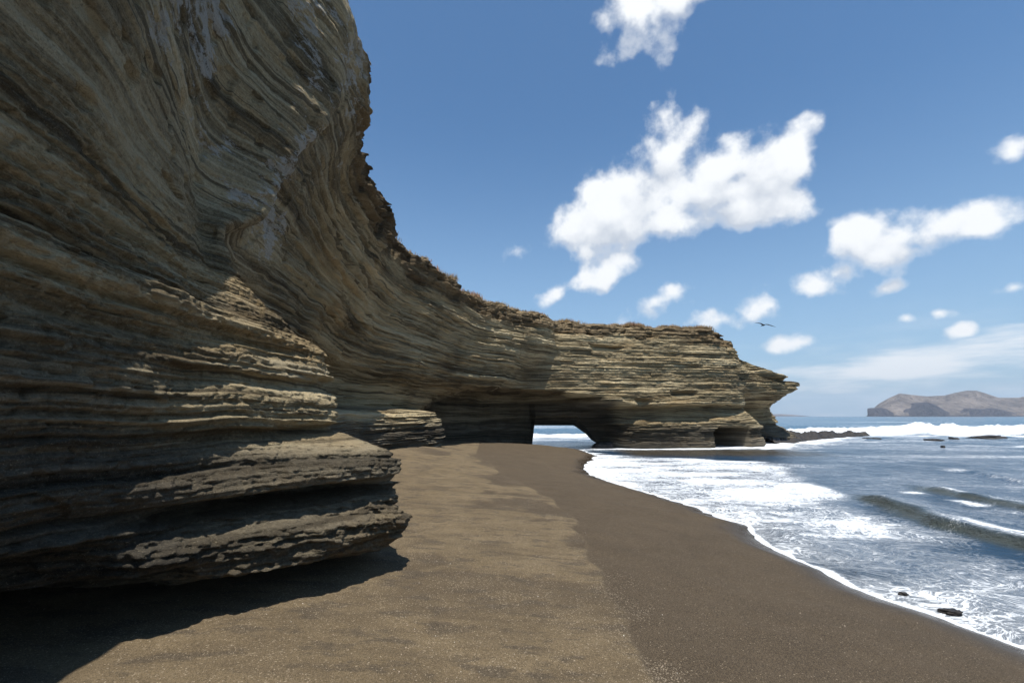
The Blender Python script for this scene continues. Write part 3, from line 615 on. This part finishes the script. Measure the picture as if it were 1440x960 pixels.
reef(1228, 617, 20, 0.14, 0.6, 4, 'flat brown rock awash off the seaward end of the low shelf', 'reef rocks awash near the breaker')
reef(1326, 629, 4, 0.20, 0.15, 5, 'tiny pointed dark rock alone in the blue water, nearest of the reef', 'reef rocks awash near the breaker')
reef(1338, 862, 25, 0.05, 0.09, 6, 'dark wet stone half buried in foam near the water edge', 'stones in the shallow foam', 'wet_stone', 0.0, None, 0.45)
reef(1270, 836, 10, 0.03, 0.05, 7, 'small reddish brown stone in foam, farther up the water edge', 'stones in the shallow foam', 'wet_stone', 0.0, None, 0.45)
x, y = atz(868, 632, SEA); thing(rock_mesh('boulder', 6.6, 36.0, SEA+0.05, 0.75, 0.5, 0.42, 8, M_wet, rough=0.3), 'low black boulder at the right side of the arch mouth', 'boulder')
thing(rock_mesh('boulder', 3.3, 33.9, SEA+0.06, 0.5, 0.3, 0.14, 9, M_wet, rough=0.3), 'small dark stone lying on the sand in front of the arch', 'boulder')

# ------------------------------------------------------------------ distant islands
def island(name, outline, d, depth, mat, n=420, m=90, seed=0):
    pxs = np.array([o_[0] for o_ in outline], float); pys = np.array([o_[1] for o_ in outline], float)
    q = np.linspace(pxs[0], pxs[-1], n); hy = np.interp(q, pxs, pys)
    xs = np.array([aty(a, 585, d)[0] for a in q]); zs = np.array([aty(a, b, d+depth*0.45)[2] for a, b in zip(q, hy)])
    v = np.linspace(0, 1, m); Xg = xs[:, None]*(1+0.95*depth/d*v[None, :]); Yg = d+depth*v[None, :]+0*Xg
    pro = np.where(v < 0.45, np.sin(v/0.45*np.pi/2)**0.75, np.cos((v-0.45)/0.55*np.pi/2)**0.8)[None, :]
    Zg = SEA-1+(zs[:, None]-SEA+1)*pro
    gul = np.abs(fbm(Xg/depth*6+seed, Yg/depth*3, o=6, g=0.58)); Zg -= (zs[:, None]-SEA)*1.0*gul*np.sin(np.clip(v, 0, 1)*np.pi)[None, :]**2*(1-np.exp(-((v-0.45)/0.08)**2))[None, :]
    return Xg, Yg, Zg, v
def island_obj(name, outline, d, depth, mat, cliffs=(), seed=0):
    Xg, Yg, Zg, v = island(name, outline, d, depth, mat, seed=seed)
    n, m = Xg.shape
    att = np.zeros_like(Xg)
    for (pa, pb, hh) in cliffs:       # steep dark sea cliffs
        xa = aty(pa, 585, d)[0]; xc = aty(pb, 585, d)[0]; c_ = (xa+xc)/2; w_ = abs(xc-xa)/2
        k_ = np.clip(1-((Xg-c_)/w_)**2, 0, 1)**1.1*hh/680*d*(1+0.25*vn(Xg*0.012, Xg*0))
        b = k_*sst(0.0, 0.03, v)[None, :]*(1-sst(0.12, 0.3, v))[None, :]
        att = np.where((b > Zg) & (v[None, :] < 0.14), 1.0, att); Zg = np.maximum(Zg, SEA+b)
    att = np.maximum(att, (1-sst(2, 10, Zg)))
    o = mesh_np(name, np.stack([Xg, Yg, Zg], -1).reshape(-1, 3), gridfaces(n, m)[:, ::-1], mat, True, {'cliff': att.ravel()})
    return o
t = NT('dry_island_slope'); p = t.pos(); n1 = t.noise(p, 0.006, 6, 0.65); n2 = t.noise(p, 0.03, 5, 0.7)
c = t.ramp(t.math('ADD', t.math('MULTIPLY', n1, 0.6), t.math('MULTIPLY', n2, 0.4)), [(0.38, (0.09, 0.078, 0.072)), (0.5, (0.18, 0.15, 0.132)), (0.62, (0.29, 0.24, 0.205))])
c = t.mix(t.attr('cliff'), c, t.ramp(n2, [(0.4, (0.035, 0.037, 0.05)), (0.6, (0.075, 0.07, 0.08))]))
M_isl = t.out(c, 0.95, t.bump(t.math('ADD', n2, n1), 30.0, 1.0), 0.1)
o = island_obj('island', [(1222,586),(1228,578),(1240,568),(1255,560),(1272,553),(1290,555),(1310,557),(1335,556),(1352,552),(1368,549),(1382,549),(1395,553),(1412,559),(1440,559),(1480,552),(1540,545),(1600,556),(1680,575),(1720,586)], 3000, 900, M_isl, [(1227,1266,13),(1268,1348,18),(1335,1450,11),(1440,1570,16)], 3)
thing(o, 'large bare brown island on the horizon at right with dark sea cliffs', 'island')
o = island_obj('island', [(1040,586),(1060,583),(1085,582),(1100,582),(1118,583),(1140,585),(1150,586)], 6500, 600, M_isl, [], 9)
thing(o, 'thin low strip of land on the horizon just right of the headland tip', 'island')

# ------------------------------------------------------------------ dry grass on the rim
def rim_grass():
    Vs = []; Fs = []; At = []; k_ = 0
    r = np.random.RandomState(4); idx = np.where((RIM[:, 1] > 10) & (RIM[:, 0] < 17.5))[0]
    seg = np.concatenate([[0], np.cumsum(np.hypot(*np.diff(RIM[idx, :2], axis=0).T))]); L = seg[-1]
    for _ in range(2300):
        s = r.rand()*L; i = idx[min(len(idx)-1, int(np.searchsorted(seg, s)))]
        clump = 0.5+0.5*float(vn(np.array([s*0.55]), np.array([3.3]))[0])
        if r.rand() > 0.12+1.1*clump**1.5: continue
        far = min(1, max(0, (RIM[i, 1]-12)/6))
        if r.rand() > 0.25+0.75*far: continue
        off = r.rand()**1.5*1.3
        bx = RIM[i, 0]-RIMN[i, 0]*off+0.08*r.randn(); by = RIM[i, 1]-RIMN[i, 1]*off+0.08*r.randn(); bz = RIM[i, 2]-0.06+0.05*off
        h0 = (0.10+0.26*clump)*(0.6+0.6*r.rand())
        tone = r.rand()
        for b in range(16):
            a = r.rand()*6.283; lean = 0.55*r.rand(); h = h0*(0.5+0.6*r.rand()); w_ = 0.012
            dx, dy = math.cos(a), math.sin(a); ox = bx+0.10*r.randn(); oy = by+0.10*r.randn()
            p0 = (ox-dy*w_, oy+dx*w_, bz); p1 = (ox+dy*w_, oy-dx*w_, bz)
            m_ = (ox+dx*lean*h*0.35, oy+dy*lean*h*0.35, bz+h*0.6); tp = (ox+dx*lean*h, oy+dy*lean*h, bz+h)
            Vs += [p0, p1, (m_[0]+dy*w_*0.8, m_[1]-dx*w_*0.8, m_[2]), (m_[0]-dy*w_*0.8, m_[1]+dx*w_*0.8, m_[2]), (tp[0]+dy*0.003, tp[1]-dx*0.003, tp[2]), (tp[0]-dy*0.003, tp[1]+dx*0.003, tp[2])]
            Fs += [(k_, k_+1, k_+2, k_+3), (k_+3, k_+2, k_+4, k_+5)]; At += [tone]*6; k_ += 6
    t = NT('straw_grass'); tn = t.attr('tone')
    c = t.ramp(tn, [(0.0, (0.36, 0.25, 0.12)), (0.5, (0.48, 0.34, 0.19)), (0.8, (0.42, 0.25, 0.17)), (1.0, (0.16, 0.15, 0.06))])
    d = t.n('ShaderNodeBsdfDiffuse', {'Color': c}); tr = t.n('ShaderNodeBsdfTranslucent', {'Color': c}); mx = t.n('ShaderNodeMixShader', {0: 0.35, 1: d.outputs[0], 2: tr.outputs[0]})
    t.n('ShaderNodeOutputMaterial', {'Surface': mx.outputs[0]})
    o = mesh_np('dry_grass', np.array(Vs), np.array(Fs), t.m, False, {'tone': np.array(At)})
    kind(o, 'stuff', 'straw coloured dry grass along the top edge of the cliff', 'grass')
rim_grass()

# ------------------------------------------------------------------ shell fragments on the sand
def shells():
    r = np.random.RandomState(11); n = 5200
    d = 1.9+r.rand(n)**1.7*11; a = np.radians(-45+r.rand(n)*85); x = d*np.sin(a); y = d*np.cos(a)
    dlv = sdist(x, y, DL); Dv = shoreD(x, y)
    pr = np.where(dlv < 0, 0.35, 0.08)+0.5*np.exp(-((dlv-0.05)/0.14)**2)+0.4*(vn(x*1.3, y*1.3) > 0.3)*(dlv < 0)
    ok = (r.rand(n) < pr) & (Dv < -0.6); x, y, Dv, dlv = x[ok], y[ok], Dv[ok], dlv[ok]
    z = sandz(Dv, x, y)+0.018*(dlv < 0)
    Vs = []; Fs = []; k_ = 0; At = []
    for xx, yy, z0 in zip(x, y, z):
        s = 0.0016+0.0045*r.rand()**4; a = r.rand()*6.28; e = 0.5+0.5*r.rand(); c_, s_ = math.cos(a)*s, math.sin(a)*s
        Vs += [(xx+c_, yy+s_, z0+0.001), (xx-s_*e, yy+c_*e, z0+0.001), (xx-c_, yy-s_, z0+0.001), (xx+s_*e, yy-c_*e, z0+0.001), (xx+c_*.2, yy+s_*.2, z0+0.003+s*0.9)]
        Fs += [(k_, k_+1, k_+4), (k_+1, k_+2, k_+4), (k_+2, k_+3, k_+4), (k_+3, k_, k_+4)]; At += [r.rand()]*5; k_ += 5
    t = NT('shell_grit'); M = t.out(t.ramp(t.attr('tone'), [(0, (0.25, 0.19, 0.13)), (0.7, (0.42, 0.33, 0.25)), (1, (0.75, 0.70, 0.62))]), 0.7)
    o = mesh_np('shell_fragments', np.array(Vs), np.array(Fs), M, False, {'tone': np.array(At)})
    kind(o, 'stuff', 'pale broken shell grit scattered over the sand', 'shell grit')
shells()
def stick(name, px, py, length, rad_, bend, rot, label, cat, col_, grp=None):
    x, y, z = on_sand(px, py); n = 24; m = 12
    s = np.linspace(-1, 1, n); an = np.linspace(0, 2*np.pi, m, endpoint=False)
    cxs = s*length/2; cys = bend*(1-s*s); r_ = rad_*np.sqrt(np.clip(1-np.abs(s)**3, 0.02, 1))*(1+0.2*vn(s*4, s*0))
    P = []
    for i in range(n):
        for q in an: P.append((cxs[i], cys[i]+r_[i]*math.cos(q), r_[i]*0.7*math.sin(q)))
    Fs = [(i*m+j, i*m+(j+1) % m, (i+1)*m+(j+1) % m, (i+1)*m+j) for i in range(n-1) for j in range(m)]
    t = NT(name+'_surface'); pz = t.pos(); c = t.mix(t.noise(t.vm('MULTIPLY', pz, (40, 40, 40)), 1.0, 5), tuple(v*0.5 for v in col_), tuple(v*1.4 for v in col_))
    o = mesh_np(name, np.array(P), np.array(Fs), t.out(c, 0.85, t.bump(t.noise(pz, 150, 4), 0.003, 0.8)))
    o.location = (x, y, z+rad_*0.45); o.rotation_euler = (0, 0, rot); thing(o, label, cat, grp)
stick('driftwood_piece', 505, 851, 0.145, 0.013, -0.018, R(-14), 'thin curved brown piece of driftwood on the sand beside the outcrop shadow', 'driftwood', (0.14, 0.10, 0.07))
stick('driftwood_piece', 576, 789, 0.085, 0.007, -0.012, R(-32), 'short dark twig on sunlit sand right of the outcrop', 'driftwood', (0.08, 0.06, 0.045))
x, y, z = on_sand(513, 864); o = rock_mesh('sea_shell', x, y, z+0.004, 0.017, 0.012, 0.008, 21, None, 20, 12, 0.12)
t = NT('white_shell'); o.data.materials.append(t.out(t.mix(t.noise(t.pos(), 200, 3), (0.62, 0.56, 0.48), (0.85, 0.82, 0.78)), 0.5)); thing(o, 'small white shell on the sand just below the curved driftwood', 'shell')

# ------------------------------------------------------------------ the bird
def bird():
    bx, by, bz = aty(1073.5, 456.8, 44)
    me = bpy.data.meshes.new('seabird'); bm = bmesh.new()
    # body seen from behind-below: nose away along +y
    rings = []; prof_ = [(-0.52,0.004),(-0.38,0.035),(-0.25,0.075),(-0.1,0.11),(0.05,0.12),(0.18,0.10),(0.27,0.06),(0.33,0.055),(0.39,0.05),(0.44,0.02),(0.56,0.008),(0.60,0.003)]
    for yy, rr_ in prof_:
        rings.append([bm.verts.new((rr_*math.cos(a)*0.7, yy*0.9, rr_*math.sin(a)*0.75-0.02-(0.05 if yy > 0.4 else 0))) for a in [k_*math.pi/5 for k_ in range(10)]])
    for a_, b_ in zip(rings[:-1], rings[1:]):
        for k_ in range(10): bm.faces.new((a_[k_], a_[(k_+1) % 10], b_[(k_+1) % 10], b_[k_]))
    bm.faces.new(rings[0]); bm.faces.new(rings[-1][::-1])
    # forked tail
    for sg in (-1, 1):
        v_ = [bm.verts.new(c) for c in ((0, -0.35, 0.01), (sg*0.05, -0.36, 0.01), (sg*0.12, -0.78, -0.01), (sg*0.03, -0.55, 0.0), (0, -0.35, -0.012), (sg*0.05, -0.36, -0.012), (sg*0.12, -0.78, -0.018), (sg*0.03, -0.55, -0.012))]
        for q in ((0, 1, 2, 3), (7, 6, 5, 4), (0, 4, 5, 1), (1, 5, 6, 2), (2, 6, 7, 3), (3, 7, 4, 0)): bm.faces.new([v_[i] for i in q])
    # long cranked wings: leading/trailing edges (span, height, lead y, trail y)
    for sg, spn in ((-1, [(0.05,0.03,0.14,-0.16),(0.22,0.14,0.20,-0.12),(0.42,0.21,0.26,-0.06),(0.65,0.22,0.20,-0.08),(0.85,0.21,0.08,-0.14),(1.10,0.20,-0.16,-0.20)]),
                    (1, [(0.05,0.03,0.14,-0.16),(0.28,0.06,0.20,-0.12),(0.52,0.07,0.26,-0.06),(0.78,0.0,0.20,-0.08),(1.02,-0.10,0.08,-0.14),(1.34,-0.24,-0.16,-0.20)])):
        prev = None
        for (sp, hz, ly, ty) in spn:
            th = 0.035*(1-sp/1.7)
            q = [bm.verts.new((sg*sp, ly, hz)), bm.verts.new((sg*sp, (ly*0.6+ty*0.4), hz+th)), bm.verts.new((sg*sp, ty, hz)), bm.verts.new((sg*sp, (ly*0.6+ty*0.4), hz-th*0.4))]
            if prev:
                for k_ in range(4): bm.faces.new((prev[k_], prev[(k_+1) % 4], q[(k_+1) % 4], q[k_]))
            else: bm.faces.new(q)
            prev = q
        bm.faces.new(prev[::-1])
    bmesh.ops.recalc_face_normals(bm, faces=bm.faces); bm.to_mesh(me); bm.free()
    t = NT('dark_plumage'); me.materials.append(t.out(t.mix(t.noise(t.pos(), 12, 3), (0.02, 0.02, 0.024), (0.06, 0.055, 0.05)), 0.7))
    o = bpy.data.objects.new('seabird', me); COL.objects.link(o); o.location = (bx, by, bz); o.rotation_euler = (R(2), 0, R(6)); o.scale = (0.85,)*3
    thing(o, 'dark long-winged seabird gliding with spread wings in the sky above the headland tip', 'bird')
bird()

# ------------------------------------------------------------------ world, clouds, sun
el = math.asin(SUN.z); az = math.atan2(SUN.x, SUN.y)
w_ = bpy.data.worlds.new('World'); sc.world = w_; w_.use_nodes = True; t = NT.__new__(NT); t.t = w_.node_tree; t.t.nodes.clear()
sky = t.n('ShaderNodeTexSky', sky_type='NISHITA', sun_disc=False, sun_elevation=el, sun_rotation=az, altitude=0.0, air_density=1.0, dust_density=0.6, ozone_density=2.0)
dirn = t.n('ShaderNodeTexCoord').outputs['Generated']
sp = t.n('ShaderNodeSeparateXYZ', {0: dirn}); azn = t.math('ARCTAN2', sp.outputs[0], sp.outputs[1]); eln = t.math('ARCSINE', sp.outputs[2])
ae = t.n('ShaderNodeCombineXYZ', {0: azn, 1: eln}).outputs[0]
def pix_ae(px, py):
    a, b = ray(px, py); v = Vector((a, 1, b)).normalized(); return math.atan2(v.x, v.y), math.asin(v.z)
CL = [ # centre px, radii px, rotation deg (picture, counter-clockwise), strength
 (900,18,72,62,-20,1),(955,-5,70,42,10,1),
 (860,290,105,60,25,1),(880,300,100,50,10,1),(1030,270,90,45,0,1),(945,215,62,48,30,1),(1000,250,120,50,8,1),(1085,240,78,58,10,1),(1115,205,44,30,0,1),(806,326,50,34,20,1),(1040,290,80,30,0,1),(1095,215,58,36,0,1),(935,310,75,35,5,1),(1110,285,50,30,10,1),
 (848,386,54,25,20,1),(785,408,50,20,25,1),
 (920,423,36,22,15,1),
 (1205,330,58,38,20,1),(1300,330,115,38,6,1),(1270,355,70,30,0,1),(1370,322,55,22,-8,1),
 (1140,405,72,30,8,1),(1082,430,56,24,10,1),(1175,385,30,18,20,1),
 (1245,406,28,12,8,.9),(1275,447,22,10,0,.9),(1320,440,20,8,0,.7),
 (1120,482,60,14,3,.9),(1010,450,38,12,0,.9),(1425,405,40,14,15,.9),(1425,212,28,22,0,.9),(1350,465,16,8,10,.6),
 (1600,250,90,50,10,1),(1560,430,90,20,8,1)]
def field(vec):
    acc = None
    for (cx_, cy_, rx, ry, ro, st) in CL:
        a0, e0 = pix_ae(cx_, cy_); ra = abs(pix_ae(cx_+rx, cy_)[0]-a0); re = abs(pix_ae(cx_, cy_-ry)[1]-e0)
        mp_ = t.n('ShaderNodeMapping', {'Vector': vec, 'Location': (a0, e0, 0), 'Rotation': (0, 0, R(ro)), 'Scale': (ra/st**0.5, re/st**0.5, 1)}, vector_type='TEXTURE')
        ln = t.n('ShaderNodeVectorMath', {0: mp_.outputs[0]}, operation='LENGTH').outputs['Value']
        k0 = 0.54 if rx < 50 else (0.66 if rx < 70 else 0.82)
        ln = t.math('MULTIPLY_ADD', ln, k0, 1-k0)
        acc = ln if acc is None else t.n('ShaderNodeMath', {0: acc, 1: ln, 2: 0.12}, operation='SMOOTH_MIN').outputs[0]
    return t.math('SUBTRACT', 1.27, acc)
fld = field(ae); fldU = field(t.vm('ADD', ae, (0.012, 0.040, 0)))
def cn(vec): 
    return t.math('ADD', t.math('MULTIPLY', t.noise(vec, 8.0, 8, 0.52, 0.0), 0.62), t.math('MULTIPLY', t.noise(vec, 24.0, 8, 0.56), 0.38))
nA = cn(dirn); nB = cn(t.vm('ADD', dirn, (0.004, 0.0, 0.018)))
puff = t.n('ShaderNodeTexVoronoi', {'Vector': t.vm('ADD', dirn, t.vm('MULTIPLY', t.n('ShaderNodeTexNoise', {'Vector': dirn, 'Scale': 20.0, 'Detail': 5}).outputs['Color'], (0.03, 0.03, 0.03))), 'Scale': 17.0, 'Smoothness': 0.6}, feature='SMOOTH_F1').outputs['Distance']
fld2 = t.math('ADD', fld, t.math('MULTIPLY', t.math('SUBTRACT', 0.42, puff), 0.9))
dens = t.math('ADD', fld2, t.math('MULTIPLY', t.math('SUBTRACT', nA, 0.5), 2.9))
alpha = t.mr(dens, 0.16, 0.74)
# thin streaky veil low in the sky
a1_, e1_ = pix_ae(1290, 512); vm_ = t.n('ShaderNodeMapping', {'Vector': ae, 'Location': (a1_, e1_, 0), 'Rotation': (0, 0, R(7)), 'Scale': (0.30, 0.038, 1)}, vector_type='TEXTURE')
vl = t.n('ShaderNodeVectorMath', {0: vm_.outputs[0]}, operation='LENGTH').outputs['Value']
vn_ = t.noise(t.vm('MULTIPLY', ae, (7, 40, 1)), 1.0, 7, 0.6)
veil = t.math('MULTIPLY', t.mr(t.math('ADD', t.math('SUBTRACT', 1.0, vl), t.math('MULTIPLY', t.math('SUBTRACT', vn_, 0.5), 1.9)), 0.0, 0.8), 0.85)
low_ = t.math('MULTIPLY', t.mr(eln, 0.20, 0.02), t.mr(t.noise(t.vm('MULTIPLY', ae, (5, 22, 1)), 1.0, 6, 0.6), 0.42, 0.75, 0.0, 0.55))
thin = t.math('MAXIMUM', veil, low_); thk = alpha; alpha = t.math('MAXIMUM', alpha, thin)
lit = t.mr(t.math('ADD', t.math('ADD', t.math('MULTIPLY', t.math('SUBTRACT', nA, nB), 1.6), t.math('MULTIPLY', t.math('SUBTRACT', 0.42, puff), 0.8)), t.math('MULTIPLY', t.math('SUBTRACT', fld, fldU), 0.75)), -0.55, 0.30)
CLOUD_LO = (0.44, 0.49, 0.57); CLOUD_HI = (0.80, 0.82, 0.84)
cc = t.mix(t.math('MAXIMUM', lit, t.math('SUBTRACT', 1.0, thk)), CLOUD_LO, CLOUD_HI)
SKY_S = 0.10; CLOUD_S = 1.0
hs = t.n('ShaderNodeHueSaturation', {'Hue': 0.5, 'Saturation': 0.92, 'Value': 1.0, 'Color': sky.outputs[0]})
skc = t.mix(1.0, hs.outputs[0], (0.56, 0.90, 1.12), 'MULTIPLY')
skc = t.mix(t.math('POWER', t.mr(eln, 0.62, -0.02, 0.0, 0.96, False), 2.0), skc, (3.5, 4.9, 6.3))
bg1 = t.n('ShaderNodeBackground', {'Color': skc, 'Strength': SKY_S}); bg2 = t.n('ShaderNodeBackground', {'Color': cc, 'Strength': CLOUD_S})
ms = t.n('ShaderNodeMixShader', {0: alpha, 1: bg1.outputs[0], 2: bg2.outputs[0]}); t.n('ShaderNodeOutputWorld', {'Surface': ms.outputs[0]})
w_.cycles.sampling_method = 'MANUAL'; w_.cycles.sample_map_resolution = 1024
sl = bpy.data.lights.new('sun', 'SUN'); sl.energy = 5.0; sl.angle = R(0.53); sl.color = (1.0, 0.96, 0.89)
so = bpy.data.objects.new('sun', sl); COL.objects.link(so); so.rotation_euler = SUN.to_track_quat('Z', 'Y').to_euler(); so.location = (10, -30, 60)
sc.view_settings.view_transform = 'Standard'; sc.view_settings.look = 'None'; sc.view_settings.gamma = 1; sc.view_settings.exposure = 0.34
sc.cycles.max_bounces = 6; sc.cycles.diffuse_bounces = 3

# ------------------------------------------------------------------ air
bpy.ops.mesh.primitive_cube_add(size=1, location=(0, 0, 190)); hz = bpy.context.object; hz.name = 'haze'; hz.scale = (19000, 19000, 396)
t = NT('sea_air'); pv = t.n('ShaderNodeVolumePrincipled', {'Color': (0.80, 0.88, 1.0, 1), 'Density': 0.00009, 'Anisotropy': 0.2}); t.n('ShaderNodeOutputMaterial', {'Volume': pv.outputs[0]})
hz.data.materials.append(t.m); kind(hz, 'stuff', 'thin pale sea haze', 'haze')
